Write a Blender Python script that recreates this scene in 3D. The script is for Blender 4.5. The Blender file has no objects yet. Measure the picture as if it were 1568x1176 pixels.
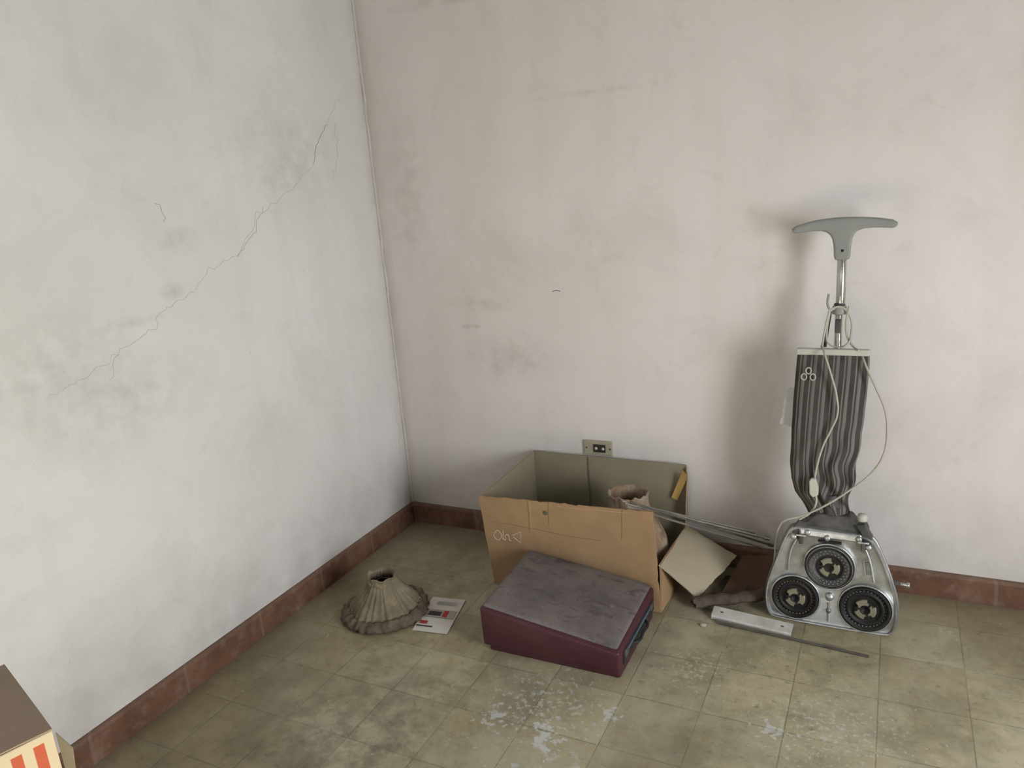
import bpy, bmesh, math, random
from mathutils import Vector, Matrix, noise
random.seed(3)
sc = bpy.context.scene
sc.view_settings.view_transform = 'Standard'

# ------------------------------------------------------------ node helper
class G:
    def __init__(s, name):
        s.m = bpy.data.materials.new(name); s.m.use_nodes = True
        s.t = s.m.node_tree; s.b = s.t.nodes['Principled BSDF']
        s.b.inputs['Specular IOR Level'].default_value = 0.3
    def put(s, sock, v):
        if isinstance(v, bpy.types.NodeSocket): s.t.links.new(v, sock)
        else:
            if hasattr(v, '__len__') and len(v) == 3 and sock.type == 'RGBA': v = (*v, 1)
            sock.default_value = v
    def n(s, typ, ins={}, **props):
        nd = s.t.nodes.new(typ)
        for k, v in props.items(): setattr(nd, k, v)
        for k, v in ins.items(): s.put(nd.inputs[k], v)
        return nd
    def math(s, op, a, b=0.0, c=None, clamp=False):
        nd = s.n('ShaderNodeMath', {0: a, 1: b}, operation=op, use_clamp=clamp)
        if c is not None: s.put(nd.inputs[2], c)
        return nd.outputs[0]
    def vm(s, op, a, b):
        return s.n('ShaderNodeVectorMath', {0: a, 1: b}, operation=op).outputs[0]
    def pos(s): return s.n('ShaderNodeNewGeometry').outputs['Position']
    def obj(s): return s.n('ShaderNodeTexCoord').outputs['Object']
    def noise(s, vec, scale=5, detail=4, rough=0.55, dist=0):
        return s.n('ShaderNodeTexNoise', {'Vector': vec, 'Scale': scale, 'Detail': detail, 'Roughness': rough, 'Distortion': dist}).outputs['Fac']
    def ramp(s, fac, stops):
        nd = s.n('ShaderNodeValToRGB', {'Fac': fac}); e = nd.color_ramp.elements
        while len(e) < len(stops): e.new(0.5)
        for el, (p, c) in zip(e, stops):
            el.position = p; el.color = (c, c, c, 1) if not hasattr(c, '__len__') else (*c, 1)
        return nd.outputs[0]
    def mix(s, f, a, b, blend='MIX'):
        nd = s.n('ShaderNodeMix', data_type='RGBA', blend_type=blend)
        s.put(nd.inputs[0], f); s.put(nd.inputs[6], a); s.put(nd.inputs[7], b)
        return nd.outputs[2]
    def xyz(s, v):
        nd = s.n('ShaderNodeSeparateXYZ', {0: v}); return nd.outputs
    def bump(s, h, strength=.3, dist=.01):
        nd = s.n('ShaderNodeBump', {'Height': h, 'Strength': strength, 'Distance': dist})
        s.t.links.new(nd.outputs[0], s.b.inputs['Normal'])
    def out(s, col=None, rough=None, metal=None):
        if col is not None: s.put(s.b.inputs['Base Color'], col)
        if rough is not None: s.put(s.b.inputs['Roughness'], rough)
        if metal is not None: s.put(s.b.inputs['Metallic'], metal)
        return s.m

def srgb(r, g, b):
    f = lambda c: (c/255/12.92) if c/255 <= .04045 else ((c/255+.055)/1.055)**2.4
    return (f(r), f(g), f(b))

def simple(name, c, rough=.6, metal=0, var=.25, scale=12, bump=.15, dust=None, dustamt=.5):
    g = G(name); o = g.obj()
    n1 = g.noise(o, scale, 5, .6)
    dark = tuple(x*(1-var) for x in c); lite = tuple(min(1, x*(1+var)) for x in c)
    col = g.ramp(n1, [(.3, dark), (.7, lite)])
    if dust:
        n2 = g.noise(o, scale*.6, 6, .65)
        f = g.ramp(n2, [(.42, 0.0), (.62, dustamt)])
        col = g.mix(f, col, dust)
    n3 = g.noise(o, scale*8, 3)
    g.bump(n3, bump, .002)
    return g.out(col, rough, metal)

# ------------------------------------------------------------ mesh helpers
def link(ob, parent=None):
    sc.collection.objects.link(ob)
    if parent: ob.parent = parent
    return ob
def root(name, loc=(0, 0, 0), rot=(0, 0, 0)):
    e = bpy.data.objects.new(name, None); e.location = loc; e.rotation_euler = rot
    e.empty_display_size = .05
    return link(e)
def mesh(name, verts, faces, mats, parent=None, smooth=False, midx=None, M=None):
    me = bpy.data.meshes.new(name)
    if M is not None: verts = [M @ Vector(v) for v in verts]
    me.from_pydata([tuple(v) for v in verts], [], faces)
    if not isinstance(mats, (list, tuple)): mats = [mats]
    for m in mats: me.materials.append(m)
    if midx: me.polygons.foreach_set('material_index', midx)
    if smooth: me.polygons.foreach_set('use_smooth', [True]*len(me.polygons))
    bm = bmesh.new(); bm.from_mesh(me); bmesh.ops.recalc_face_normals(bm, faces=bm.faces); bm.to_mesh(me); bm.free()
    me.update()
    ob = bpy.data.objects.new(name, me)
    link(ob, parent)
    if parent is not None and parent.get('w'): ob.location = -parent.location
    return ob
def wroot(name, loc):
    e = root(name, loc); e['w'] = 1; return e
def bevel(ob, w, seg=2, ang=35):
    m = ob.modifiers.new('b', 'BEVEL'); m.width = w; m.segments = seg; m.limit_method = 'ANGLE'; m.angle_limit = math.radians(ang)
    return ob
def boxv(c, s):
    x, y, z = c; a, b, d = s[0]/2, s[1]/2, s[2]/2
    v = [(x+i*a, y+j*b, z+k*d) for i in (-1, 1) for j in (-1, 1) for k in (-1, 1)]
    f = [(0, 1, 3, 2), (4, 6, 7, 5), (0, 4, 5, 1), (2, 3, 7, 6), (0, 2, 6, 4), (1, 5, 7, 3)]
    return v, f
def box(name, c, s, mat, parent=None, bw=0.0, M=None):
    v, f = boxv(c, s); ob = mesh(name, v, f, mat, parent, M=M)
    if bw: bevel(ob, bw)
    return ob
def multibox(name, lst, mat, parent=None, bw=0):
    V, F = [], []
    for c, s in lst:
        v, f = boxv(c, s); k = len(V); V += v; F += [tuple(i+k for i in q) for q in f]
    ob = mesh(name, V, F, mat, parent)
    if bw: bevel(ob, bw)
    return ob
def lathe(name, prof, mat, parent=None, seg=32, M=None, rf=None, smooth=True, cap=False):
    V, F = [], []
    for i, (r, z) in enumerate(prof):
        for k in range(seg):
            a = 2*math.pi*k/seg; rr, zz = (r, z) if rf is None else rf(a, i, r, z)
            V.append((rr*math.cos(a), rr*math.sin(a), zz))
    for i in range(len(prof)-1):
        for k in range(seg):
            F.append((i*seg+k, i*seg+(k+1) % seg, (i+1)*seg+(k+1) % seg, (i+1)*seg+k))
    if cap:
        F.append(tuple(range(seg))); F.append(tuple((len(prof)-1)*seg+k for k in range(seg)))
    ob = mesh(name, V, F, mat, parent, smooth, M=M)
    return ob
def tube(name, pts, r, mat, parent=None, smooth=True, res=4):
    cu = bpy.data.curves.new(name, 'CURVE'); cu.dimensions = '3D'; cu.bevel_depth = r; cu.bevel_resolution = res; cu.use_fill_caps = True
    if smooth:
        sp = cu.splines.new('BEZIER'); sp.bezier_points.add(len(pts)-1)
        for b, p in zip(sp.bezier_points, pts):
            b.co = p; b.handle_left_type = b.handle_right_type = 'AUTO'
    else:
        sp = cu.splines.new('POLY'); sp.points.add(len(pts)-1)
        for b, p in zip(sp.points, pts): b.co = (*p, 1)
    cu.materials.append(mat)
    ob = bpy.data.objects.new(name, cu); link(ob, parent)
    if parent is not None and parent.get('w'): ob.location = -parent.location
    return ob
def sheetnoise(p, seed):
    return noise.noise(p*6+Vector((seed, 0, 0)))+.35*noise.noise(p*19+Vector((seed, 5, 0)))
def panel(name, p00, p10, p11, p01, th, mf, mb, parent=None, nx=14, nz=10, amp=.003, jag=0, seed=0):
    """thin sheet; mf on the side of (p10-p00)x(p01-p00)"""
    p00, p10, p11, p01 = map(Vector, (p00, p10, p11, p01))
    nrm = (p10-p00).cross(p01-p00).normalized()
    V = []
    for s in (1, -1):
        for j in range(nz+1):
            for i in range(nx+1):
                u, v = i/nx, j/nz
                p = (p00*(1-u)+p10*u)*(1-v)+(p01*(1-u)+p11*u)*v
                d = sheetnoise(p, seed)*amp
                if jag and j == nz: p = p+(p01-p00).normalized()*noise.noise(Vector((i*1.7+seed, 3, 1)))*jag
                if jag and i == nx: p = p+(p10-p00).normalized()*noise.noise(Vector((j*1.7+seed, 7, 1)))*jag
                V.append(p+nrm*(d+s*th/2))
    W = nx+1; o = W*(nz+1); F = []; mi = []
    for j in range(nz):
        for i in range(nx):
            a = j*W+i
            F.append((a, a+1, a+1+W, a+W)); mi.append(0)
            F.append((o+a, o+a+W, o+a+1+W, o+a+1)); mi.append(1)
    rim = [i for i in range(W)]+[j*W+nx for j in range(1, nz+1)]+[nz*W+i for i in range(nx-1, -1, -1)]+[j*W for j in range(nz-1, 0, -1)]
    for k in range(len(rim)):
        a, b = rim[k], rim[(k+1) % len(rim)]
        F.append((a, a+o, b+o, b)); mi.append(0)
    return mesh(name, V, F, [mf, mb], parent, midx=mi)

# ------------------------------------------------------------ camera
cam = bpy.data.cameras.new('camera'); co = bpy.data.objects.new('camera', cam); link(co)
cam.sensor_width = 36; cam.lens = 36*1163.7/1568; cam.clip_start = .02
Mx = Matrix(((.89523, -.04337, .44352, 1.7947), (.43866, .26086, -.85996, -2.4694), (-.0784, .96440, .25258, 1.35), (0, 0, 0, 1)))
co.matrix_world = Mx
sc.camera = co

# ------------------------------------------------------------ surface materials
def wall_mat(name, base, left=False):
    g = G(name); p = g.pos()
    big = g.noise(p, 1.3, 4, .5)
    col = g.mix(g.ramp(big, [(.35, 0.0), (.7, 1.0)]), base, tuple(c*k for c, k in zip(base, (.92, .90, .88))))
    st = g.vm('MULTIPLY', p, (9, 9, .7))
    streak = g.noise(st, 1.0, 5, .6)
    col = g.mix(g.ramp(streak, [(.5, 0.0), (.75, .42)]), col, tuple(c*k for c, k in zip(base, (.86, .84, .81))))
    sm = g.noise(p, 2.4, 9, .70, .5)
    col = g.mix(g.ramp(sm, [(.51, 0.0), (.78, .42)]), col, tuple(c*k for c, k in zip(base, (.67, .64, .61))))
    sm2 = g.noise(g.vm('ADD', p, (7, 3, 1)), 8.0, 7, .7, .8)
    col = g.mix(g.ramp(sm2, [(.57, 0.0), (.76, .30)]), col, tuple(c*k for c, k in zip(base, (.68, .66, .64))))
    speck = g.noise(p, 60, 2, .5)
    col = g.mix(g.ramp(speck, [(.76, 0.0), (.80, .5)]), col, tuple(c*.5 for c in base))
    x, y, z = g.xyz(p)
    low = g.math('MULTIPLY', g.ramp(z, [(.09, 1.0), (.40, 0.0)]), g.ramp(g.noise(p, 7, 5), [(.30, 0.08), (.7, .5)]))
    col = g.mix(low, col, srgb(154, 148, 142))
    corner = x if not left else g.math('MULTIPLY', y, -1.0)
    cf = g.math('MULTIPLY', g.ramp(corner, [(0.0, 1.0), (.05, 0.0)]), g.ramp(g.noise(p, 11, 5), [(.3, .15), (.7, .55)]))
    col = g.mix(cf, col, srgb(155, 139, 122))  # brownish corner edge, plus the shading beside it put into the colour
    corner_shade = g.math('MULTIPLY', g.ramp(corner, [(0.0, 1.0), (.5, 0.0)]), g.ramp(g.noise(p, 3, 4), [(.3, .15), (.7, .5)]))
    col = g.mix(corner_shade, col, tuple(c*k for c, k in zip(base, (.80, .78, .76))))  # soft corner shade painted into the wall colour, fading outward
    def smudge(sp, a, tint, col):
        q = g.vm('MULTIPLY', g.vm('SUBTRACT', p, sp[0]), sp[1])
        d = g.n('ShaderNodeVectorMath', {0: q}, operation='LENGTH').outputs['Value']
        f = g.math('MULTIPLY', g.math('SUBTRACT', 1.0, d, clamp=True), g.ramp(g.noise(p, 18, 4, .55), [(.32, 0.0), (.7, a)]))
        return g.mix(f, col, tint)
    if not left:
        for (cx, cz, sx, sz, a) in ((.363, .844, .05, .012, .9), (.52, .72, .26, .12, .3), (.42, .93, .18, .04, .25), (.9, 1.62, .25, .015, .25), (.42, 1.98, .30, .03, .45), (.15, 1.35, .14, .4, .25)):
            col = smudge(((cx, 0, cz), (1/sx, 0, 1/sz)), a, srgb(124, 106, 90), col)
    else:
        for (cy, cz, sy, sz, a) in ((-1.00, 1.14, .05, .03, .5), (-1.18, 1.08, .16, .02, .4), (-1.40, 1.02, .30, .16, .3), (-1.2, .88, .35, .15, .3), (-.95, 1.27, .10, .05, .35), (-.45, 1.5, .3, .3, .25)):
            col = smudge(((0, cy, cz), (0, 1/sy, 1/sz)), a, srgb(126, 121, 111), col)
    h = g.math('ADD', g.math('MULTIPLY', g.noise(p, 2.6, 3), 1.6), g.math('MULTIPLY', g.noise(p, 11, 4), .24))
    g.bump(h, .6, .02)
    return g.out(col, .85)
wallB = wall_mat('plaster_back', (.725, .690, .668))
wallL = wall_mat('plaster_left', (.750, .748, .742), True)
ceilM = simple('ceiling_dimmed', (.30, .29, .28), .9, var=.03, scale=2)  # unseen ceiling toned down to cut bounced light
wallR = simple('far_room_dimmed', (.38, .36, .34), .9, var=.05, scale=2)  # unseen walls darkened so less light bounces back

def floor_mat():
    g = G('vinyl_tiles'); p = g.pos(); x, y, z = g.xyz(p)
    T = .205
    wob = g.math('MULTIPLY', g.math('SUBTRACT', g.noise(p, 18, 3), .5), .012)
    tx = g.math('DIVIDE', g.math('SUBTRACT', x, .165), T); ty = g.math('DIVIDE', g.math('SUBTRACT', y, .03), T)
    fx = g.math('FRACT', g.math('ADD', tx, 50)); fy = g.math('FRACT', g.math('ADD', ty, 50))
    ex = g.math('ABSOLUTE', g.math('SUBTRACT', fx, .5)); ey = g.math('ABSOLUTE', g.math('SUBTRACT', fy, .5))
    edge = g.math('ADD', g.math('MAXIMUM', ex, ey), wob)
    line = g.math('MULTIPLY', g.ramp(edge, [(.487, 0.0), (.497, 1.0)]), g.ramp(g.noise(p, 6, 4), [(.35, .35), (.6, 1.0)]))
    cell = g.n('ShaderNodeCombineXYZ', {0: g.math('FLOOR', tx), 1: g.math('FLOOR', ty)}).outputs[0]
    rnd = g.n('ShaderNodeTexWhiteNoise', {'Vector': cell}, noise_dimensions='3D').outputs['Value']
    base = g.ramp(rnd, [(0, srgb(168, 158, 128)), (.5, srgb(179, 170, 139)), (1, srgb(189, 181, 151))])
    marb = g.noise(g.vm('ADD', p, g.vm('MULTIPLY', cell, (3.1, 1.7, 0))), 14, 6, .7, .8)
    col = g.mix(g.ramp(marb, [(.38, 0.0), (.68, .6)]), base, srgb(148, 136, 98))
    gr = g.noise(p, 4.0, 8, .72)
    col = g.mix(g.ramp(gr, [(.44, 0.0), (.64, .68)]), col, srgb(118, 111, 93))
    gr2 = g.noise(p, 30, 6, .75)
    col = g.mix(g.ramp(gr2, [(.56, 0.0), (.68, .65)]), col, srgb(92, 86, 73))
    ds = g.noise(p, 2.2, 5, .6)
    col = g.mix(g.ramp(ds, [(.45, 0.0), (.7, .4)]), col, srgb(196, 193, 178))
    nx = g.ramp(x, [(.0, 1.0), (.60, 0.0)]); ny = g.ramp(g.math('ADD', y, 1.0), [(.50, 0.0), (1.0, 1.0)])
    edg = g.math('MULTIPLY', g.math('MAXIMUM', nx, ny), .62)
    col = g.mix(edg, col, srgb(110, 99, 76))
    q = g.vm('MULTIPLY', g.vm('SUBTRACT', p, (.60, -1.20, 0)), (2.4, 2.4, 0))
    d0 = g.n('ShaderNodeVectorMath', {0: q}, operation='LENGTH').outputs['Value']
    col = g.mix(g.math('MULTIPLY', g.math('SUBTRACT', 1.0, d0, clamp=True), g.ramp(g.noise(p, 14, 7, .7), [(.42, .0), (.62, .7)])), col, srgb(88, 83, 74))
    col = g.mix(g.math('MULTIPLY', line, .5), col, srgb(98, 90, 73))
    def blob(cx, cy, r, sc_, lo, hi, amt):
        d = g.n('ShaderNodeVectorMath', {0: g.vm('SUBTRACT', p, (cx, cy, 0))}, operation='LENGTH').outputs['Value']
        m = g.math('SUBTRACT', 1.0, g.math('DIVIDE', d, r), clamp=True)
        return g.math('MULTIPLY', g.ramp(g.math('ADD', g.noise(p, sc_, 5, .6), g.math('MULTIPLY', m, .22)), [(lo, 0.0), (hi, amt)]), g.ramp(m, [(0, 0.0), (.1, 1.0)]))
    for a in ((.90, -.99, .09, 32, .66, .72, .7), (1.05, -1.01, .10, 30, .66, .71, .75), (1.12, -1.14, .2, 26, .66, .76, .6), (1.19, -.88, .05, 36, .64, .70, .7), (1.58, -.80, .07, 40, .66, .72, .6), (1.98, -.21, .04, 60, .66, .72, .5), (1.35, -.62, .25, 75, .73, .78, .45), (1.7, -.75, .4, 80, .73, .78, .45), (1.0, -.9, .4, 60, .72, .77, .5)):
        col = g.mix(blob(*a), col, srgb(208, 211, 212))
    vor = g.n('ShaderNodeTexVoronoi', {'Vector': p, 'Scale': 24.0}).outputs['Distance']
    spots = g.math('MULTIPLY', g.ramp(vor, [(.04, 1.0), (.08, 0.0)]), g.ramp(g.noise(p, 5, 2), [(.50, 0.0), (.55, .65)]))
    col = g.mix(spots, col, srgb(200, 198, 190))
    h = g.math('SUBTRACT', g.math('MULTIPLY', g.noise(p, 9, 4), .4), g.math('MULTIPLY', line, .5))
    g.bump(h, .3, .004)
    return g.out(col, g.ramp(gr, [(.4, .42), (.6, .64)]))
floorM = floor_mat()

def base_mat():
    g = G('clay_skirting'); p = g.pos(); x, y, z = g.xyz(p)
    s = g.math('FRACT', g.math('ADD', g.math('DIVIDE', g.math('ADD', x, y), .30), 50.0))
    j = g.ramp(g.math('ABSOLUTE', g.math('SUBTRACT', s, .5)), [(.478, 0.0), (.49, 1.0)])
    n = g.noise(p, 9, 6, .65)
    col = g.ramp(n, [(.3, srgb(88, 62, 49)), (.55, srgb(112, 80, 63)), (.75, srgb(128, 100, 84))])
    col = g.mix(g.ramp(g.noise(p, 26, 5, .7), [(.50, 0.0), (.72, .5)]), col, srgb(134, 119, 105))
    col = g.mix(g.math('MULTIPLY', j, .5), col, srgb(130, 113, 100))
    top = g.ramp(z, [(.070, 0.0), (.084, .4)]); col = g.mix(top, col, srgb(122, 106, 94))
    g.bump(g.noise(p, 30, 5), .4, .004)
    return g.out(col, .6)
baseM = base_mat()

# ------------------------------------------------------------ room
RX, RY, H = 3.6, -4.6, 2.8; TH = .15
mesh('floor', [(-TH, RY-TH, 0), (RX+TH, RY-TH, 0), (RX+TH, TH, 0), (-TH, TH, 0), (-TH, RY-TH, -.1), (RX+TH, RY-TH, -.1), (RX+TH, TH, -.1), (-TH, TH, -.1)],
     [(0, 1, 2, 3), (7, 6, 5, 4), (0, 4, 5, 1), (1, 5, 6, 2), (2, 6, 7, 3), (3, 7, 4, 0)], floorM)
box('ceiling', (RX/2, RY/2, H+.05), (RX+2*TH, -RY+2*TH, .1), ceilM)
box('wall_back', (RX/2, TH/2, H/2), (RX+2*TH, TH, H), wallB)
box('wall_left', (-TH/2, RY/2, H/2), (TH, -RY, H), wallL)
wy0, wy1, wz0, wz1 = -2.35, -1.35, .12, 2.05
multibox('wall_right', [((RX+TH/2, (wy1)/2, H/2), (TH, -wy1, H)), ((RX+TH/2, (RY+wy0)/2, H/2), (TH, wy0-RY, H)),
                        ((RX+TH/2, (wy0+wy1)/2, wz0/2), (TH, wy1-wy0, wz0)), ((RX+TH/2, (wy0+wy1)/2, (wz1+H)/2), (TH, wy1-wy0, H-wz1))], wallR)
fx0, fx1, fz0, fz1 = .60, 1.85, 1.3, 2.2
multibox('wall_front', [((fx0/2-TH/2, RY-TH/2, H/2), (fx0+TH, TH, H)), (((fx1+RX+TH)/2, RY-TH/2, H/2), (RX+TH-fx1, TH, H)),
                        (((fx0+fx1)/2, RY-TH/2, fz0/2), (fx1-fx0, TH, fz0)), (((fx0+fx1)/2, RY-TH/2, (fz1+H)/2), (fx1-fx0, TH, H-fz1))], wallR)
frameM = simple('window_paint', (.6, .6, .57), .5, var=.08)
yc, zc = (wy0+wy1)/2, (wz0+wz1)/2
multibox('window_1', [((RX+.08, wy0+.02, zc), (.05, .04, wz1-wz0)), ((RX+.08, wy1-.02, zc), (.05, .04, wz1-wz0)), ((RX+.08, yc, zc), (.05, .04, wz1-wz0)),
                      ((RX+.08, yc, wz0+.02), (.05, wy1-wy0, .04)), ((RX+.08, yc, wz1-.02), (.05, wy1-wy0, .04))], frameM)
xc, zc2 = (fx0+fx1)/2, (fz0+fz1)/2
multibox('window_2', [((fx0+.02, RY-.08, zc2), (.04, .05, fz1-fz0)), ((fx1-.02, RY-.08, zc2), (.04, .05, fz1-fz0)),
                      ((xc, RY-.08, fz0+.02), (fx1-fx0, .05, .04)), ((xc, RY-.08, fz1-.02), (fx1-fx0, .05, .04))], frameM)
BH, BT = .084, .013
def baseboard(name, along, length, fixed, sign):
    V, F = [], []
    n = 60
    for i in range(n+1):
        t = i/n*length
        prof = [(0, 0), (BT+.002, 0), (BT, BH-.012), (BT-.004, BH-.003), (BT-.009, BH), (0, BH)]
        for d, z in prof:
            w = noise.noise(Vector((t*4, z*20, fixed)))*.0014 if d > 0 else 0
            d2 = (d+w)*sign
            V.append((t, fixed+d2, z+w) if along == 'x' else (fixed+d2, -t, z+w))
    m = 6
    for i in range(n):
        for k in range(m-1):
            a = i*m+k; F.append((a, a+1, a+1+m, a+m))
    F.append(tuple(range(m))); F.append(tuple(n*m+k for k in range(m)))
    return mesh(name, V, F, baseM)
baseboard('baseboard_back', 'x', RX, 0, -1)
baseboard('baseboard_left', 'y', -RY, 0, 1)
bead = [(0.003+noise.noise(Vector((0, 0, i*.9)))*.004, -.003, BH+i*.065) for i in range(41)]
tube('trim_corner_bead', bead, .006, wallB, res=2)

crackM = simple('crack_dark', srgb(160, 154, 146), .9, var=.15, scale=30)
crackM2 = simple('crack_darker', srgb(132, 125, 117), .9, var=.15, scale=30)
def crack(name, pts, r, sub=8, amp=.018, m=None):
    out = []
    for a, b in zip(pts[:-1], pts[1:]):
        for i in range(sub):
            t = i/sub; y = a[0]*(1-t)+b[0]*t; z = a[1]*(1-t)+b[1]*t
            out.append((.0, y+noise.noise(Vector((y*45, z*45, 1)))*amp, z+noise.noise(Vector((y*45, z*45, 9)))*amp))
    out.append((0, *pts[-1]))
    return tube(name, out, r, m or crackM, smooth=False, res=1)
crack('wall_crack', [(-.239, 1.595), (-.31, 1.53), (-.335, 1.47)], .0009, m=crackM2)
crack('wall_crack.001', [(-.335, 1.47), (-.45, 1.40), (-.63, 1.32), (-.73, 1.215), (-.7925, 1.197), (-.86, 1.185), (-.92, 1.13)], .0005)
crack('wall_crack.002', [(-.92, 1.13), (-1.052, 1.086), (-1.08, 1.05), (-1.201, 1.011), (-1.24, .95)], .0005)
crack('wall_crack.003', [(-1.0, 1.38), (-.975, 1.345), (-.98, 1.325)], .0006, m=crackM2)
crack('wall_crack.004', [(-.19, 1.62), (-.20, 1.50), (-.24, 1.42)], .0006)
crack('wall_crack.005', [(-.05, .52), (-.035, .40), (-.05, .30)], .0005)
crack('wall_crack.006', [(-.60, 1.34), (-.66, 1.27), (-.74, 1.205)], .0006, m=crackM2)
crack('wall_crack.007', [(-.14, 1.70), (-.19, 1.66), (-.239, 1.595)], .0005)
crack('wall_crack.008', [(-1.201, 1.011), (-1.32, .96), (-1.40, .955)], .0004)
tube('wall_scratch', [(.712, 0, .974), (.726, 0, .977), (.742, 0, .975)], .0013, simple('scratch', srgb(90, 80, 75), .8), res=1)

# ------------------------------------------------------------ outlet
r = wroot('wall_outlet', (.856, -.005, .397))
box('plate', (.856, -.004, .399), (.108, .010, .056), simple('outlet_plate', srgb(168, 162, 140), .5, var=.1), r, .003)
box('insert', (.862, -.010, .399), (.046, .004, .030), simple('outlet_insert', srgb(60, 54, 50), .5), r, .001)
wht = simple('outlet_white', srgb(205, 200, 190), .5, var=.05)
for dx in (-.012, .014):
    lathe('socket', [(.0001, .003), (.0045, .003), (.0055, 0)], wht, r, 12, Matrix.Translation((.862+dx, -.012, .399)) @ Matrix.Rotation(math.pi/2, 4, 'X'))
for dx in (-.044, .047):
    lathe('screw', [(.0001, .002), (.003, .002), (.0035, 0)], simple('screw', srgb(110, 100, 85), .4, .6), r, 10, Matrix.Translation((.856+dx, -.009, .399)) @ Matrix.Rotation(math.pi/2, 4, 'X'))

# ------------------------------------------------------------ big cardboard box
cardO = simple('cardboard_tan', srgb(164, 134, 100), .85, var=.10, scale=5, bump=.1, dust=srgb(140, 117, 91), dustamt=.65)
cardI = simple('cardboard_inside', srgb(146, 137, 116), .85, var=.08, scale=5, bump=.1, dust=srgb(128, 119, 98), dustamt=.5)
cardG = simple('cardboard_greyside', srgb(166, 156, 134), .85, var=.06, scale=4, bump=.1)
r = wroot('open_cardboard_box', (.88, -.2, 0))
TH2 = .005
panel('front', (.582, -.372, .002), (1.180, -.374, .002), (1.166, -.378, .350), (.560, -.392, .338), TH2, cardO, cardI, r, 48, 24, .008, .006, 1)
panel('back', (1.18, -.022, .002), (.60, -.022, .002), (.600, -.020, .372), (1.180, -.024, .371), TH2, cardI, cardI, r, 30, 12, .004, 0, 2)
panel('side_left', (.60, -.025, .002), (.582, -.37, .002), (.566, -.386, .336), (.60, -.024, .370), TH2, cardO, cardI, r, 16, 12, .004, 0, 3)
panel('side_lower', (1.180, -.37, .002), (1.183, -.03, .002), (1.182, -.04, .150), (1.178, -.37, .168), TH2, cardO, cardI, r, 12, 6, .003, 0, 4)
panel('side_flap', (1.176, -.375, .168), (1.180, -.04, .150), (1.360, -.085, .083), (1.272, -.285, .020), .004, cardG, cardG, r, 14, 10, .004, .008, 5)
panel('bottom', (.584, -.37, .004), (1.178, -.37, .004), (1.178, -.026, .004), (.6, -.026, .004), .004, cardI, cardO, r, 4, 4, 0)
panel('corner_flap', (1.180, -.022, .13), (1.187, -.075, .15), (1.193, -.055, .335), (1.182, -.022, .370), .004, cardO, cardI, r, 5, 10, .004, .006, 7)
tape = simple('yellow_tape', srgb(184, 152, 96), .4, var=.1)
panel('tape_inner', (1.130, -.035, .250), (1.150, -.030, .238), (1.196, -.060, .345), (1.176, -.050, .362), .001, tape, tape, r, 3, 6, .002)
crease = simple('crease', srgb(98, 90, 70), .9)
creaseT = simple('crease_tan', srgb(136, 106, 76), .9)
creaseL = simple('crease_light', srgb(186, 158, 122), .6)
def fy(x, z):
    v = z/.345; u = (x-.57)/.6
    y = (-.372*(1-u)-.374*u)*(1-v)+(-.392*(1-u)-.378*u)*v
    return y-.0027-sheetnoise(Vector((x, y, z)), 1)*.008
for k, (x0, x1, z0, z1, m) in enumerate(((.740, .745, .22, .340, creaseT), (.815, .818, .26, .343, creaseT), (1.06, 1.068, .24, .348, creaseT), (.60, .99, .246, .228, creaseT), (.85, 1.13, .334, .338, creaseL), (.69, .98, .12, .105, creaseT), (.748, .752, .24, .338, creaseL))):
    pts = []
    for i in range(25):
        t = i/24; x = x0+(x1-x0)*t; z = z0+(z1-z0)*t; pts.append((x, fy(x, z), z))
    tube('fold_%d' % k, pts, .0009, m, r, False, 1)
tube('crease_back', [(.82, -.0265, .01), (.822, -.0265, .368)], .0012, crease, r, False, 1)
chalk = simple('chalk', srgb(205, 196, 185), .9)
def wr(pts): return [(x, fy(x, z), z) for x, z in pts]
tube('chalk_o', wr([(.616, .214), (.606, .202), (.605, .186), (.617, .178), (.629, .188), (.630, .204), (.618, .214), (.610, .206)]), .0009, chalk, r, True, 1)
tube('chalk_h', wr([(.640, .218), (.643, .180), (.646, .198), (.657, .200), (.661, .182), (.667, .180)]), .0009, chalk, r, True, 1)
tube('chalk_d', wr([(.674, .202), (.706, .220), (.701, .176), (.688, .188), (.676, .197)]), .0009, chalk, r, False, 1)
lathe('hole', [(.0001, .001), (.006, .001), (.008, 0)], crease, r, 12, Matrix.Translation((.806, fy(.806, .305)-.001, .305)) @ Matrix.Rotation(math.pi/2, 4, 'X'))

def brown_shade():
    m = simple('brown_fabric', srgb(132, 109, 88), .9, var=.35, scale=30, bump=.4, dust=srgb(172, 156, 135), dustamt=.8)
    prof = [(.128, .012), (.132, .05), (.130, .12), (.122, .17), (.092, .23), (.070, .27), (.063, .300), (.065, .322), (.068, .326), (.064, .330), (.058, .322), (.056, .29), (.062, .26), (.085, .22), (.116, .165), (.124, .014)]
    def rf(a, i, rr, z):
        k = 1+.02*math.sin(a*22)+noise.noise(Vector((math.cos(a)*2, math.sin(a)*2, z*9)))*.04
        return rr*k, z+(noise.noise(Vector((math.cos(a)*3, math.sin(a)*3, 4)))*.010 if z > .3 else 0)
    e = root('brown_lampshade', (1.030, -.205, 0))
    lathe('shade', prof, m, e, 96, rf=rf)
brown_shade()

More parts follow.
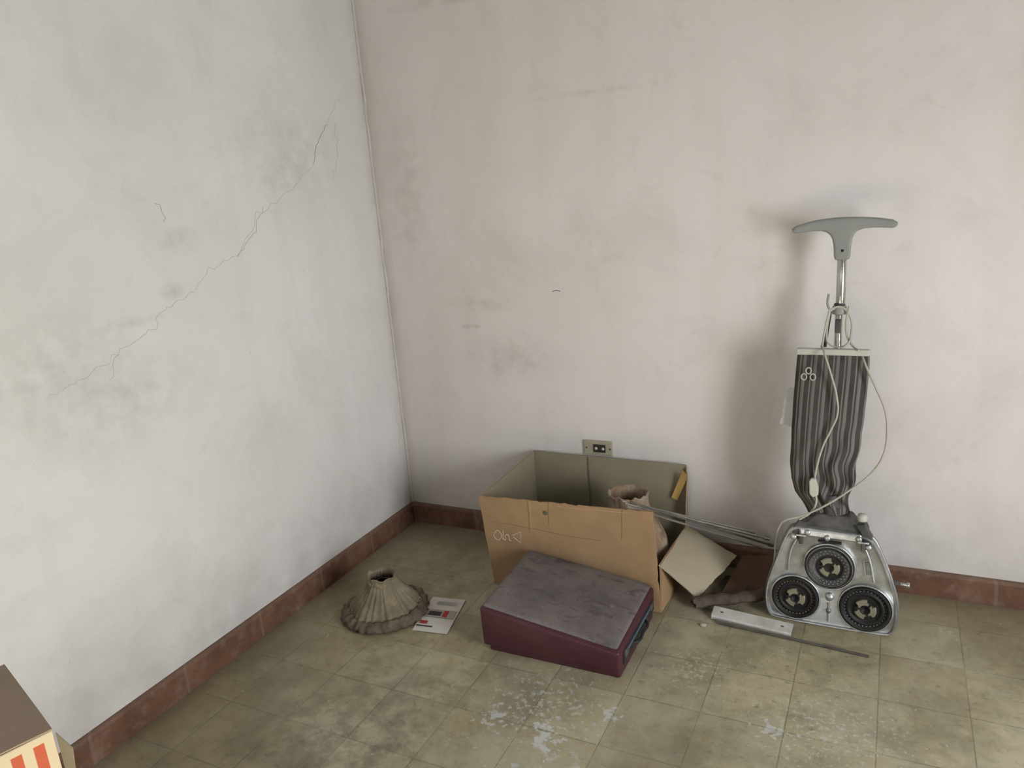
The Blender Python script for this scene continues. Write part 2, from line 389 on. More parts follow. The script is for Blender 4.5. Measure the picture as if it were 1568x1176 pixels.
# ------------------------------------------------------------ curtain rods
chrome = simple('chrome_dull', srgb(196, 195, 191), .25, .9, var=.12, scale=20, dust=srgb(145, 139, 131), dustamt=.35)
steel = simple('dark_steel', srgb(104, 99, 94), .45, .5, var=.3, scale=20)
r = wroot('curtain_rods', (1.3, -.18, .2))
B = Vector((1.456, -.020, .128)); A = Vector((1.128, -.370, .356))
d = (B-A).normalized()
for k, (oa, ob_, ra, m, ext) in enumerate(((Vector((0, 0, 0)), Vector((0, 0, .002)), .0042, chrome, 0), (Vector((.012, .006, .002)), Vector((.006, 0, -.020)), .0035, steel, .01),
                                   (Vector((-.01, .0, .006)), Vector((-.01, 0, .014)), .0028, chrome, -.05), (Vector((0, .02, -.02)), Vector((-.02, 0, -.034)), .0035, chrome, .0))):
    a, b = A+oa-d*.06, B+ob_+d*ext
    tube('rod_%d' % k, [a, b], ra, m, r, False)
    tube('tip_%d' % k, [b-d*.02, b], ra*1.5, m, r, False)

# ------------------------------------------------------------ scraps
darkpaper = simple('dark_paper', srgb(72, 61, 54), .85, var=.35, scale=18, bump=.5, dust=srgb(104, 91, 80), dustamt=.6)
redcard = simple('reddish_card', srgb(98, 73, 58), .85, var=.2, scale=8, dust=srgb(76, 61, 51))
def paper_roll():
    a, b = Vector((1.272, -.320, .024)), Vector((1.484, -.212, .032)); dd = (b-a).normalized()
    u = dd.cross(Vector((0, 0, 1))).normalized(); w = u.cross(dd)
    V, F = [], []; n, m = 40, 60
    for i in range(n+1):
        t = i/n; c = a.lerp(b, t)
        for k in range(m+1):
            an = k/m*2*math.pi*2.2; rr = (.023-.009*k/m)*(1+.28*noise.noise(Vector((t*7, an*.5, 2)))+.12*noise.noise(Vector((t*22, an*2, 6))))
            V.append(c+u*math.cos(an)*rr+w*math.sin(an)*rr*.85+dd*(noise.noise(Vector((an*1.5, 3, i//n)))*.018 if i in (0, n) else 0))
    for i in range(n):
        for k in range(m): q = i*(m+1)+k; F.append((q, q+1, q+m+2, q+m+1))
    e = wroot('paper_roll', (1.37, -.28, .02))
    ob = mesh('sheet', V, F, darkpaper, e, False); s = ob.modifiers.new('s', 'SOLIDIFY'); s.thickness = .0015
paper_roll()
e = wroot('cardboard_scrap', (1.42, -.12, .02))
panel('sheet_a', (1.335, -.215, .006), (1.49, -.145, .008), (1.50, -.03, .085), (1.375, -.05, .075), .004, redcard, redcard, e, 12, 8, .012, .015, 11)
panel('sheet_b', (1.30, -.24, .010), (1.40, -.20, .012), (1.44, -.09, .012), (1.33, -.10, .012), .003, darkpaper, darkpaper, e, 10, 8, .008, .015, 14)
e = wroot('metal_strip', (1.45, -.35, .01))
alu = simple('aluminium_strip', srgb(215, 214, 210), .38, .45, var=.10, scale=25, dust=srgb(158, 152, 142), dustamt=.5)
a, b = Vector((1.335, -.340, .020)), Vector((1.572, -.366, .020)); dd = (b-a).normalized(); w = Vector((-dd.y, dd.x, 0))
prof = [(-.018, 0), (-.018, .008), (-.015, .012), (.015, .012), (.018, .008), (.018, 0), (.015, 0), (.015, .007), (-.015, .007), (-.015, 0)]
V = []
for p in (a, b):
    for s, z in prof: V.append((p.x+w.x*s, p.y+w.y*s, .0105+z+s*.45))
F = [(i, (i+1) % 10, 10+(i+1) % 10, 10+i) for i in range(10)]+[tuple(range(10)), tuple(range(10, 20))]
mesh('channel', V, F, alu, e)
for t in (.12, .88):
    p = a.lerp(b, t); lathe('hole', [(.0001, .0005), (.004, .0005), (.0045, 0)], steel, e, 12, Matrix.Translation((p.x, p.y, .0228)))
e = wroot('thin_metal_rods', (1.56, -.38, .005))
tube('rod_a', [(1.352, -.376, .005), (1.778, -.410, .005)], .0036, steel, e, False)
tube('rod_b', [(1.350, -.366, .006), (1.60, -.394, .006), (1.72, -.400, .006)], .003, simple('dusty_rod', srgb(130, 122, 110), .6, .3), e, False)
lathe('plaster_crumb', [(.0005, .009), (.006, .008), (.009, .004), (.007, 0), (.0005, 0)], simple('crumb', srgb(175, 165, 150), .9), None, 9,
      Matrix.Translation((1.318, -.402, 0)), rf=lambda a, i, rr, z: (rr*(1+.3*math.sin(a*2+1)), z))

# ------------------------------------------------------------ typewriter case
mar = simple('maroon_plastic', srgb(76, 41, 48), .42, var=.08, scale=6, bump=.25, dust=srgb(92, 63, 67), dustamt=.4)
def lid_mat():
    g = G('grey_vinyl'); o = g.obj()
    n = g.noise(o, 6, 6, .6, .3)
    col = g.ramp(n, [(.36, srgb(98, 92, 91)), (.5, srgb(111, 104, 102)), (.66, srgb(124, 117, 113))])
    s = g.noise(g.vm('MULTIPLY', o, (.6, 1.4, 1)), 16, 5, .65, 1.0)
    col = g.mix(g.ramp(s, [(.55, 0.0), (.61, .6)]), col, srgb(74, 68, 70))
    s = g.noise(o, 40, 5, .7)
    col = g.mix(g.ramp(s, [(.59, 0.0), (.69, .45)]), col, srgb(148, 141, 134))
    g.bump(g.noise(o, 120, 2), .2, .001)
    return g.out(col, .62)
lidM = lid_mat()
r = wroot('typewriter_case', (.95, -.57, 0))
X0, X1, Y0, Y1 = .733, 1.166, -.744, -.395
def zt(x, y): return .151+(x-X0)/(X1-X0)*(.092-.151)+(y-Y0)/(Y1-Y0)*.014
def wedge(name, x0, x1, y0, y1, zb, dz, mat, bw, nx=12, ny=8, dome=0, flare=0):
    V, F = [], []
    for j in range(ny+1):
        for i in range(nx+1):
            u, v = i/nx, j/ny; x = x0+(x1-x0)*u; y = y0+(y1-y0)*v
            V.append((x, y, zt(x, y)+dz+dome*(1-(2*u-1)**4)*(1-(2*v-1)**4)))
    o = len(V); W = nx+1
    for j in range(ny+1):
        for i in range(nx+1):
            u, v = i/nx, j/ny; V.append((x0+flare+(x1-x0-2*flare)*u, y0+flare+(y1-y0-2*flare)*v, zb))
    for j in range(ny):
        for i in range(nx):
            a = j*W+i; F += [(a, a+1, a+1+W, a+W), (o+a, o+a+W, o+a+1+W, o+a+1)]
    rim = list(range(W))+[j*W+nx for j in range(1, ny+1)]+[ny*W+i for i in range(nx-1, -1, -1)]+[j*W for j in range(ny-1, 0, -1)]
    for k in range(len(rim)):
        a, b = rim[k], rim[(k+1) % len(rim)]; F.append((a, a+o, b+o, b))
    ob = mesh(name, V, F, mat, r, True); bevel(ob, bw, 4, 50); return ob
wedge('shell', X0, X1, Y0, Y1, .020, -.004, mar, .009, flare=.002)
wedge('lid_panel', X0+.004, X1-.010, Y0+.012, Y1+.002, .06, .003, lidM, .010, dome=.005)
box('base', ((X0+X1)/2+.008, (Y0+Y1)/2, .0115), (X1-X0-.022, Y1-Y0-.022, .023), mar, r, .007)
blk = simple('black_plastic', srgb(44, 42, 46), .4, var=.2)
blue = simple('blue_glint', srgb(92, 116, 138), .35, .3, var=.25)
box('side_recess', (X1-.001, (Y0+Y1)/2+.01, .052), (.006, Y1-Y0-.05, .040), blk, r, .002)
box('side_glint', (X1+.0022, (Y0+Y1)/2+.01, .062), (.004, Y1-Y0-.09, .007), blue, r, .001)  # blue glints on the dark side, painted as a strip
tube('handle', [(X1, -.625, .050), (X1+.012, -.615, .050), (X1+.014, -.565, .050), (X1+.012, -.515, .050), (X1, -.505, .050)], .0045, blk, r)
for yy in (-.69, -.44):
    box('latch', (X1+.003, yy, .060), (.006, .028, .022), steel, r, .002)

# ------------------------------------------------------------ pleated lampshade on floor
shM = simple('dusty_pleats', srgb(136, 126, 105), .9, var=.25, scale=30, bump=.6, dust=srgb(106, 97, 80), dustamt=.75)
trimM = simple('dusty_fringe', srgb(112, 102, 86), .95, var=.35, scale=40, bump=.9, dust=srgb(86, 78, 66), dustamt=.7)
e = root('pleated_lampshade', (.314, -.655, 0), (0, 0, .2))
prof = [(.124, .020), (.114, .034), (.100, .050), (.085, .067), (.069, .086), (.054, .104), (.045, .117)]
NP = 30
def rfp(a, i, rr, z):
    t = a*NP/(2*math.pi)+.35*noise.noise(Vector((math.cos(a)*4, math.sin(a)*4, 1))); f = abs((t % 1)-.5)*2
    rr2 = rr*(1+.075*(f-.5))*(1+.03*math.sin(a*6))+noise.noise(Vector((math.cos(a)*8, math.sin(a)*8, z*30)))*.003
    return rr2, z+noise.noise(Vector((math.cos(a)*2, math.sin(a)*2, 0)))*.003
ob = lathe('pleats', prof, shM, e, NP*6, rf=rfp, smooth=False); s = ob.modifiers.new('s', 'SOLIDIFY'); s.thickness = .0015
def rfr(a, i, rr, z):
    lump = .008*abs(math.sin(a*9+i*.6))+noise.noise(Vector((math.cos(a)*9, math.sin(a)*9, z*40)))*.013
    return rr+lump*(.4+.6*(1-abs(z-.015)/.03)), max(0.0, z+(noise.noise(Vector((math.cos(a)*7, math.sin(a)*7, 5)))*.009 if z > .01 else 0))
lathe('ruffle', [(.122, .002), (.132, .0), (.139, .006), (.138, .016), (.132, .024), (.124, .030), (.116, .034), (.110, .026), (.118, .008), (.122, .002)], trimM, e, 180, rf=rfr)
def rtop(a, i, rr, z):
    return rr*(1+.05*abs(math.sin(a*11))), z-.010+.003*math.sin(a*7)+.003*math.sin(a*2)
lathe('collar', [(.044, .120), (.049, .124), (.049, .130), (.043, .133), (.042, .138), (.047, .146), (.049, .149), (.046, .151), (.041, .142), (.038, .134), (.041, .120), (.044, .120)], shM, e, 120, rf=rtop)
wire = simple('wire', srgb(80, 70, 60), .5, .5)
for k in range(3):
    a = k*2.094; tube('spoke_%d' % k, [(0, 0, .126), (.041*math.cos(a), .041*math.sin(a), .126)], .0012, wire, e, False, 2)

# ------------------------------------------------------------ leaflet
pap = simple('white_paper', srgb(212, 208, 200), .7, var=.04, scale=10)
r = wroot('paper_leaflet', (.5, -.62, 0))
P0, PU, PV = Vector((.465, -.7255, .003)), Vector((.120, .0175, 0)), Vector((-.044, .1975, 0))
panel('sheet', P0, P0+PU, P0+PU+PV, P0+PV, .0008, pap, pap, r, 10, 14, .0015, 0, 20)
def patch(name, u0, u1, v0, v1, mat, z=.0022):
    q = lambda u, v: P0+PU*u+PV*v+Vector((0, 0, z))
    panel(name, q(u0, v0), q(u1, v0), q(u1, v1), q(u0, v1), .0003, mat, mat, r, 3, 2, 0)
ink = simple('ink_grey', srgb(150, 146, 142), .7); inkd = simple('ink_dark', srgb(62, 56, 62), .6); inkr = simple('ink_red', srgb(170, 60, 62), .6); inkp = simple('ink_beige', srgb(178, 168, 160), .6)
for k in range(5): patch('text_line_%d' % k, .25, .85-.1*(k % 2), .86-k*.022, .868-k*.022, ink)
patch('photo', .08, .95, .40, .62, inkp); patch('photo_dark', .18, .55, .44, .56, inkd, .0027); patch('photo_red', .60, .74, .42, .60, inkr, .0027)
patch('caption', .04, .5, .12, .15, inkd); patch('caption_red', .08, .3, .2, .28, inkr)

# ------------------------------------------------------------ striped cardboard box (near corner)
def stripe_mat():
    g = G('striped_print'); uv = g.n('ShaderNodeTexCoord').outputs['UV']; u = g.xyz(uv)[0]
    f = g.math('FRACT', g.math('MULTIPLY', u, 10.0))
    st = g.ramp(f, [(.47, 0.0), (.5, 1.0), (.97, 1.0), (1.0, 0.0)])
    v = g.xyz(uv)[1]; st = g.math('MULTIPLY', st, g.math('LESS_THAN', v, .965))
    col = g.mix(st, srgb(206, 190, 160), srgb(186, 88, 58))
    col = g.mix(g.ramp(g.noise(g.obj(), 9, 5), [(.45, 0.0), (.75, .3)]), col, srgb(150, 125, 100))
    return g.out(col, .6)
stM = stripe_mat(); topM = simple('box_top_brown', srgb(156, 138, 120), .85, var=.08, scale=4)
r = wroot('striped_cardboard_box', (.24, -1.9, .2))
ax = Vector((.955, -.295, 0)); ay = Vector((-.295, -.955, 0))
Pb = Vector((.143, -1.711, 0)); W_, D_, HZ = .318, .36, .45
if True:
    cs = [Pb, Pb+ax*W_, Pb+ax*W_+ay*D_, Pb+ay*D_]
    V = [(c.x, c.y, 0) for c in cs]+[(c.x, c.y, HZ) for c in cs]
    me_faces = [(0, 1, 5, 4), (1, 2, 6, 5), (2, 3, 7, 6), (3, 0, 4, 7), (4, 5, 6, 7), (3, 2, 1, 0)]
    me = bpy.data.meshes.new('carton'); me.from_pydata(V, [], me_faces); me.materials.append(stM); me.materials.append(topM)
    uvl = me.uv_layers.new(name='UVMap')
    for p in me.polygons:
        if p.index >= 4: p.material_index = 1
        uv4 = [(0, 0), (1, 0), (1, 1), (0, 1)]
        for li, u in zip(p.loop_indices, uv4): uvl.data[li].uv = u
    ob = bpy.data.objects.new('carton', me); link(ob, r); ob.location = -r.location; bevel(ob, .003, 2)
    c0, c1, c2, c3 = [c+Vector((0, 0, HZ+.003)) for c in cs]
    panel('flap_a', c0, c1, c1.lerp(c2, .495), c0.lerp(c3, .495), .003, topM, topM, r, 8, 6, .003, 0, 31)
    panel('flap_b', c0.lerp(c3, .505), c1.lerp(c2, .505), c2, c3, .003, topM, topM, r, 8, 6, .003, 0, 33)
    panel('side_lip', c1+Vector((.000, .004, -.012)), c1+Vector((.018, .016, -.05)), c1+Vector((.014, .010, -.13)), c1+Vector((.0, .004, -.13)), .003, cardI, cardI, r, 4, 4, .002)

# ------------------------------------------------------------ floor polisher
LEAN = math.radians(-4.5)
FP = root('floor_polisher', (1.666, -.293, .004), (LEAN, 0, 0))
castal = simple('cast_aluminium', srgb(204, 206, 206), .34, .8, var=.14, scale=14, bump=.35, dust=srgb(138, 137, 132), dustamt=.6)
alud = simple('aluminium_dark', srgb(140, 141, 140), .45, .7, var=.2, scale=18, dust=srgb(96, 93, 88), dustamt=.6)
rubber = simple('black_rubber', srgb(28, 27, 27), .55, var=.3, scale=20, dust=srgb(58, 55, 50), dustamt=.35)
greyp = simple('grey_plastic', srgb(140, 141, 138), .4, var=.06)
darkp = simple('dark_plastic', srgb(60, 59, 60), .5, var=.25, scale=18, dust=srgb(108, 104, 98), dustamt=.6)
hubM = simple('hub_yellowed', srgb(136, 132, 112), .5, .3, var=.2)
cordM = simple('cord_ivory', srgb(176, 171, 158), .5, var=.1)
clampM = simple('clamp_plastic', srgb(186, 184, 172), .5, var=.06)
brass = simple('brass', srgb(150, 128, 80), .4, .7)

def chaikin(p, n=2):
    for _ in range(n):
        q = []
        for i in range(len(p)):
            a, b = p[i], p[(i+1) % len(p)]
            q += [(a[0]*.75+b[0]*.25, a[1]*.75+b[1]*.25), (a[0]*.25+b[0]*.75, a[1]*.25+b[1]*.75)]
        p = q
    return p
outl = chaikin([(-.150, 0), (.0, -.002), (.150, 0), (.174, .008), (.182, .055), (.178, .11), (.157, .18), (.124, .262), (.104, .292), (.06, .30), (-.06, .306), (-.108, .302), (-.130, .272), (-.158, .18), (-.180, .11), (-.184, .055), (-.174, .008)], 2)
cx, cz = 0, .13
def loops(name, ls, mat, capends=(True, True), smooth=True):
    V, F = [], []; n = len(outl)
    for s, y in ls:
        for x, z in outl: V.append((cx+(x-cx)*s, y, cz+(z-cz)*s))
    for i in range(len(ls)-1):
        for k in range(n): F.append((i*n+k, i*n+(k+1) % n, (i+1)*n+(k+1) % n, (i+1)*n+k))
    if capends[0]: F.append(tuple(range(n)))
    if capends[1]: F.append(tuple((len(ls)-1)*n+k for k in range(n)))
    ob = mesh(name, V, F, mat, FP, smooth)
    m = ob.modifiers.new('e', 'EDGE_SPLIT'); m.split_angle = math.radians(40)
    return ob
loops('housing', [(.93, .008), (.955, .006), (.968, .0), (.985, -.001), (1.0, .004), (1.0, .035), (.97, .060), (.88, .085), (.70, .105), (.45, .115)], castal)
loops('lip', [(1.003, .022), (1.022, .024), (1.022, .032), (1.003, .034)], alud, (False, False))
RX90 = Matrix.Rotation(math.pi/2, 4, 'X')
def disc(name, x, z, rr, top=False):
    M = Matrix.Translation((x, .006, z)) @ RX90
    lathe(name+'_ring', [(rr, -.002), (rr+.003, .006), (rr, .010), (rr-.003, .006), (rr-.004, -.0)], castal, FP, 48, M)
    pr = [(rr-.003, .001), (rr-.004, .011), (rr*.9, .014), (rr*.82, .012), (rr*.80, .006), (rr*.72, .005), (rr*.70, .009), (rr*.60, .009), (rr*.58, .003), (rr*.5, .003), (.0005, .003)]
    lathe(name+'_brush', pr, alud if top else rubber, FP, 48, M)
    if top:
        lathe(name+'_rim', [(rr-.003, .0115), (rr*.86, .0147), (rr*.84, .012)], rubber, FP, 48, M)
        lathe(name+'_dark', [(rr*.80, .0145), (rr*.56, .0145), (rr*.54, .010)], darkp, FP, 48, M)
        lathe(name+'_centre', [(rr*.54, .008), (.0005, .008)], rubber, FP, 48, M)
        for q in range(2):
            for k in range(26):
                a = 2*math.pi*(k+.5*q)/26; rad = rr*(.63+.1*q)
                lathe(name+'_vent', [(.0022, .0), (.0015, .0012), (.0002, .0013)], alud, FP, 8, Matrix.Translation((x+rad*math.cos(a), -.0085, z+rad*math.sin(a))) @ RX90)
    else:
        for k in range(34):
            a = 2*math.pi*k/34; rad = rr*.76
            lathe(name+'_stud', [(.0024, .0), (.0018, .0016), (.0002, .002)], brass if x < 0 else alud, FP, 6, Matrix.Translation((x+rad*math.cos(a), .0005, z+rad*math.sin(a))) @ RX90)
    def star(a, i, r_, z_):
        return r_*(1.0 if math.cos(3*a+.5) > -.25 else .70), z_
    lathe(name+'_hub', [(rr*.42, .004), (rr*.42, .012), (rr*.38, .014), (rr*.20, .014), (rr*.18, .008)], hubM, FP, 72, M, rf=lambda a, i, r_, z_: star(a, i, r_, z_) if i < 3 else (r_, z_), smooth=False)
    for k in range(3):
        a = k*2.094+.9
        box(name+'_slot%d' % k, (0, 0, 0), (.014, .003, .006), rubber, FP, .001, M=Matrix.Translation((x+rr*.29*math.cos(a), -.0085, z+rr*.29*math.sin(a))) @ Matrix.Rotation(-a, 4, 'Y'))
    lathe(name+'_bore', [(rr*.18, .015), (rr*.15, .015), (rr*.13, .006), (.0002, .006)], rubber, FP, 24, M)
disc('brush_left', -.096, .078, .069); disc('brush_right', .096, .075, .072); disc('brush_top', -.004, .190, .070, True)
lathe('boss', [(.013, 0), (.011, .010), (.0002, .011)], castal, FP, 20, Matrix.Translation((-.001, .008, .094)) @ RX90)
lathe('boss_small', [(.008, 0), (.007, .008), (.0002, .009)], alud, FP, 16, Matrix.Translation((-.002, .008, .050)) @ RX90)
for nm, pts in (('rib_a', [(-.002, .006, .015), (-.002, .006, .075)]),
                ('rib_d', [(-.118, .004, .16), (-.112, .003, .22), (-.095, .003, .265)]), ('rib_e', [(.116, .004, .16), (.104, .003, .22), (.085, .003, .27)])):
    tube(nm, pts, .004, castal, FP, True, 3)
tube('badge_frame', [(.093, .003, .178), (.113, .003, .178), (.106, .003, .222), (.088, .003, .222), (.093, .003, .178)], .0014, castal, FP, False, 2)
box('badge', (0, 0, 0), (.015, .002, .038), alud, FP, .001, M=Matrix.Translation((.100, .003, .20)) @ Matrix.Rotation(-.12, 4, 'Y'))
for x, z in ((-.104, .272), (-.066, .290), (.072, .288), (.098, .266), (-.012, .280)):
    lathe('lug', [(.009, 0), (.009, .012), (.006, .015), (.0002, .015)], castal, FP, 16, Matrix.Translation((x, .006, z)) @ RX90)
for x in (-.084, .084):
    box('hook', (x, -.002, .266), (.012, .016, .026), darkp, FP, .003)
    box('pin', (x, -.008, .280), (.030, .006, .006), chrome, FP, .002)
box('cross_bar', (-.005, -.001, .268), (.065, .010, .007), rubber, FP, .003)
box('cross_plate', (-.005, .012, .288), (.17, .03, .026), castal, FP, .006)
lathe('peg', [(.0045, 0), (.0045, .03), (.007, .031), (.007, .038), (.0002, .038)], chrome, FP, 16, Matrix.Translation((.170, .03, .155)) @ Matrix.Rotation(math.pi/2, 4, 'Y'))
lathe('peg_nut', [(.009, 0), (.009, .012), (.0002, .012)], darkp, FP, 6, Matrix.Translation((.170, .03, .155)) @ Matrix.Rotation(math.pi/2, 4, 'Y'))
def prism(name, pts, y0, y1, mat, bw=.003, seg=3):
    n = len(pts); V = [(x, y0, z) for x, z in pts]+[(x, y1, z) for x, z in pts]
    F = [tuple(range(n)), tuple(range(2*n-1, n-1, -1))]+[(i, (i+1) % n, n+(i+1) % n, n+i) for i in range(n)]
    ob = mesh(name, V, F, mat, FP); bevel(ob, bw, seg, 35); return ob
prism('yoke', [(-.095, .275), (-.098, .300), (-.070, .318), (-.045, .345), (.050, .345), (.068, .325), (.090, .318), (.098, .30), (.09, .275)], .015, .075, darkp, .006)
prism('yoke_arm_left', [(-.10, .262), (-.112, .29), (-.092, .322), (-.070, .318), (-.078, .29), (-.085, .262)], .004, .028, darkp)
prism('yoke_arm_right', [(.088, .262), (.078, .30), (.062, .325), (.085, .330), (.108, .295), (.103, .265)], .004, .028, darkp)
lathe('hinge_knob', [(.013, 0), (.014, .012), (.011, .02), (.0002, .021)], clampM, FP, 20, Matrix.Translation((.078, .028, .334)))
tube('inner_hose', [(-.01, .045, .40), (.0, .045, .34), (.02, .050, .30)], .028, darkp, FP)
# dust bag
def bag():
    g = G('striped_bag'); uv = g.n('ShaderNodeTexCoord').outputs['UV']; u = g.xyz(uv)[0]
    f = g.math('FRACT', g.math('MULTIPLY', u, 6.5))
    D = srgb(58, 56, 54); L = srgb(120, 114, 109); L2 = srgb(106, 101, 97)
    col = g.ramp(f, [(0, D), (.34, D), (.38, L), (.46, L), (.50, D), (.62, D), (.66, L2), (.90, L), (.95, D)])
    col = g.mix(g.ramp(g.noise(g.obj(), 9, 6, .6), [(.38, 0.0), (.72, .5)]), col, srgb(94, 90, 86))
    g.bump(g.noise(g.obj(), 160, 2), .3, .001); m = g.out(col, .85)
    rows = [(.815, -.112, .078, .010), (.80, -.113, .079, .016), (.75, -.116, .078, .024), (.68, -.120, .074, .030), (.61, -.122, .070, .034), (.54, -.124, .062, .036), (.48, -.124, .056, .036), (.44, -.122, .050, .034), (.40, -.108, .044, .030), (.37, -.088, .040, .026), (.335, -.072, .038, .022), (.31, -.062, .036, .020)]
    R = []
    for a, b in zip(rows[:-1], rows[1:]):
        for k in range(4):
            t = k/4; R.append(tuple(p*(1-t)+q*t for p, q in zip(a, b)))
    R.append(rows[-1])
    V, F = [], []; n = 160
    for z, xl, xr, dp in R:
        c = (xl+xr)/2; hw = (xr-xl)/2
        for k in range(n):
            a = 2*math.pi*k/n; ca, sa = math.cos(a), math.sin(a)
            x = c+hw*math.copysign(abs(ca)**.75, ca); y = .048+dp*math.copysign(abs(sa)**.75, sa)
            w = max(0, min(1, (.64-z)/.2))
            fold = math.sin(x*120+z*30*(1+w)+math.sin(z*30)*1.5*w)*(.0012+.009*w)*(1 if x > -.04 else .3)
            y += fold*(-1 if sa < 0 else .5)
            x += w*.005*math.sin(z*60)*(1 if ca > 0 else .4)
            V.append((x, y, z))
    for i in range(len(R)-1):
        for k in range(n): F.append((i*n+k, i*n+(k+1) % n, (i+1)*n+(k+1) % n, (i+1)*n+k))
    F.append(tuple(range(n))); F.append(tuple((len(R)-1)*n+k for k in range(n)))
    me = bpy.data.meshes.new('dust_bag'); me.from_pydata(V, [], F); me.materials.append(m)
    uvl = me.uv_layers.new(name='UVMap'); nf = (len(R)-1)*n
    for p in me.polygons:
        p.use_smooth = True
        if p.index < nf:
            k = p.index % n; i = p.index//n
            def uu(kk, ii):
                ca = math.cos(2*math.pi*kk/n); w = max(0, min(1, (.56-R[min(ii, len(R)-1)][0])/.2))
                return .5+.5*math.copysign(abs(ca)**.75, ca)+.035*w*math.sin(R[min(ii, len(R)-1)][0]*38+ca*3)
            for li, (kk, ii) in zip(p.loop_indices, ((k, i), (k+1, i), (k+1, i+1), (k, i+1))): uvl.data[li].uv = (uu(kk, ii), ii/len(R))
    bm = bmesh.new(); bm.from_mesh(me); bmesh.ops.recalc_face_normals(bm, faces=bm.faces); bm.to_mesh(me); bm.free()
    link(bpy.data.objects.new('dust_bag', me), FP)
bag()
box('bag_clamp', (-.018, .046, .822), (.192, .024, .018), clampM, FP, .003)
embM = simple('emblem_white', srgb(176, 173, 166), .6, var=.08)
for k, (dx, dz) in enumerate(((0, .014), (-.012, -.004), (.012, -.004))):
    px, pz = -.078+dx, .756+dz
    pts = [(px+.007*math.cos(t*math.pi/6), .018, pz+.009*math.sin(t*math.pi/6)) for t in range(13)]
    tube('emblem_%d' % k, pts, .0020, embM, FP, True, 2)
g = G('clear_film'); g.b.inputs['Alpha'].default_value = .5; filmM = g.out((.62, .62, .60), .25)
panel('plastic_film', (-.105, .060, .585), (-.158, .055, .600), (-.140, .058, .705), (-.105, .062, .72), .0005, filmM, filmM, FP, 6, 8, .012, .012, 41)
def cyl(name, x, y, z0, z1, rr, mat, seg=24):
    return lathe(name, [(rr*.9, z0), (rr, z0+.002), (rr, z1-.002), (rr*.9, z1)], mat, FP, seg, Matrix.Translation((x, y, 0)), cap=True)
cyl('tube_upper', -.004, .085, .93, 1.095, .0125, chrome)
cyl('collar', -.006, .085, .925, .95, .019, greyp)
cyl('collar_ring', -.006, .085, .950, .957, .015, darkp)
cyl('tube_lower', -.007, .085, .32, .925, .0105, chrome)
box('height_lock', (-.007, .070, .893), (.016, .012, .04), darkp, FP, .003)
tube('cord_hook_top', [(-.007, .078, .945), (-.030, .066, .942), (-.036, .062, .955), (-.034, .06, .985)], .0032, greyp, FP)
tube('cord_wrap_a', [(-.03, .062, .945), (-.038, .060, .90), (-.045, .055, .85), (-.046, .045, .832)], .003, cordM, FP)
tube('cord_wrap_b', [(-.03, .066, .935), (-.036, .060, .87), (-.030, .055, .845), (.0, .055, .835), (.02, .05, .845), (.028, .06, .87), (.018, .07, .93), (-.005, .068, .948), (-.03, .062, .94)], .003, cordM, FP)
tube('cord_wrap_c', [(.02, .07, .95), (.014, .064, .90), (.02, .06, .86), (.035, .05, .838), (.05, .03, .83)], .003, cordM, FP)
prism('cord_bracket', [(-.052, .832), (-.03, .935), (-.024, .935), (-.036, .832)], .066, .072, darkp, .001)
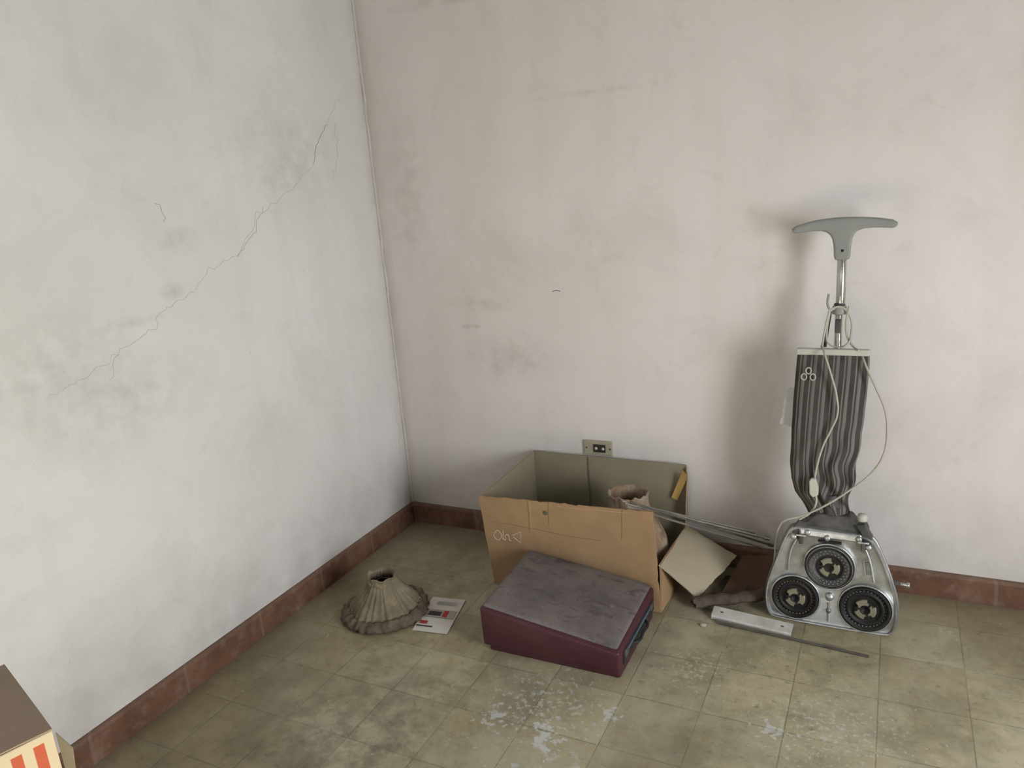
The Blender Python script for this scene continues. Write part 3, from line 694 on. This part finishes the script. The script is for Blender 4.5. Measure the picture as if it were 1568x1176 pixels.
# handle: tapered cross grip on a waisted socket
hd = chaikin([(-.136, 1.156), (-.136, 1.176), (-.085, 1.190), (-.035, 1.197), (.03, 1.197), (.085, 1.192), (.136, 1.182), (.136, 1.160), (.085, 1.165), (.042, 1.163), (.025, 1.146), (.021, 1.120), (.020, 1.083), (.012, 1.078), (-.014, 1.078), (-.022, 1.083), (-.024, 1.120), (-.030, 1.146), (-.048, 1.161), (-.085, 1.162)], 1)
hd = [(x-.003, z) for x, z in hd]
ob = prism('handle', hd, .070, .100, greyp, .008, 4)
ob.modifiers['b'].angle_limit = math.radians(60)
lathe('handle_screw', [(.004, 0), (.003, .001), (.0002, .001)], rubber, FP, 12, Matrix.Translation((-.003, .0695, 1.105)) @ RX90)
# hanging cords
tube('cord_front', [(-.045, .045, .835), (-.036, .008, .821), (-.016, .004, .760), (.0, .002, .699), (.003, .002, .650), (-.014, .0, .60), (-.030, .0, .560), (-.045, .0, .50), (-.052, .002, .45)], .0028, cordM, FP)
tube('cord_right', [(.055, .05, .825), (.070, .02, .79), (.098, .01, .73), (.124, .01, .665), (.131, .005, .61), (.124, .0, .54), (.095, .0, .485), (.04, -.005, .43), (-.03, -.004, .372), (-.09, .0, .335), (-.130, .0, .318), (-.150, .02, .285), (-.158, .04, .24), (-.165, .05, .15)], .0030, cordM, FP)
tube('cord_lower', [(-.052, .002, .42), (-.045, .004, .385), (-.06, .004, .35), (-.09, .004, .325)], .003, cordM, FP)
prism('plug', [(-.066, .448), (-.060, .458), (-.048, .458), (-.040, .430), (-.040, .408), (-.055, .400), (-.064, .410)], -.008, .008, clampM, .003)

# ------------------------------------------------------------ lights
def area(name, loc, dirv, sx, sy, P, col):
    l = bpy.data.lights.new(name, 'AREA'); l.shape = 'RECTANGLE'; l.size = sx; l.size_y = sy; l.energy = P; l.color = col
    o = bpy.data.objects.new(name, l); o.location = loc; o.rotation_euler = Vector(dirv).to_track_quat('-Z', 'Y').to_euler(); link(o); return o
area('window_daylight', (RX-.12, yc, .92), (-1, .05, -.28), .75, 1.2, 61, (.96, .98, 1))
area('rear_window_daylight', (xc, RY+.01, zc2), (0, 1, -.2), fx1-fx0, fz1-fz0, 8, (.97, .98, 1))
s = bpy.data.lights.new('sun', 'SUN'); s.energy = 36; s.angle = .02; s.color = (.98, .98, .98)
so = bpy.data.objects.new('sun', s); link(so)
so.rotation_euler = Vector((-.02, 1.5, -1)).to_track_quat('-Z', 'Y').to_euler()
so.location = (1.2, -8, 5)
w = bpy.data.worlds.new('world'); sc.world = w; w.use_nodes = True
w.node_tree.nodes['Background'].inputs[0].default_value = (.8, .88, 1, 1); w.node_tree.nodes['Background'].inputs[1].default_value = .7
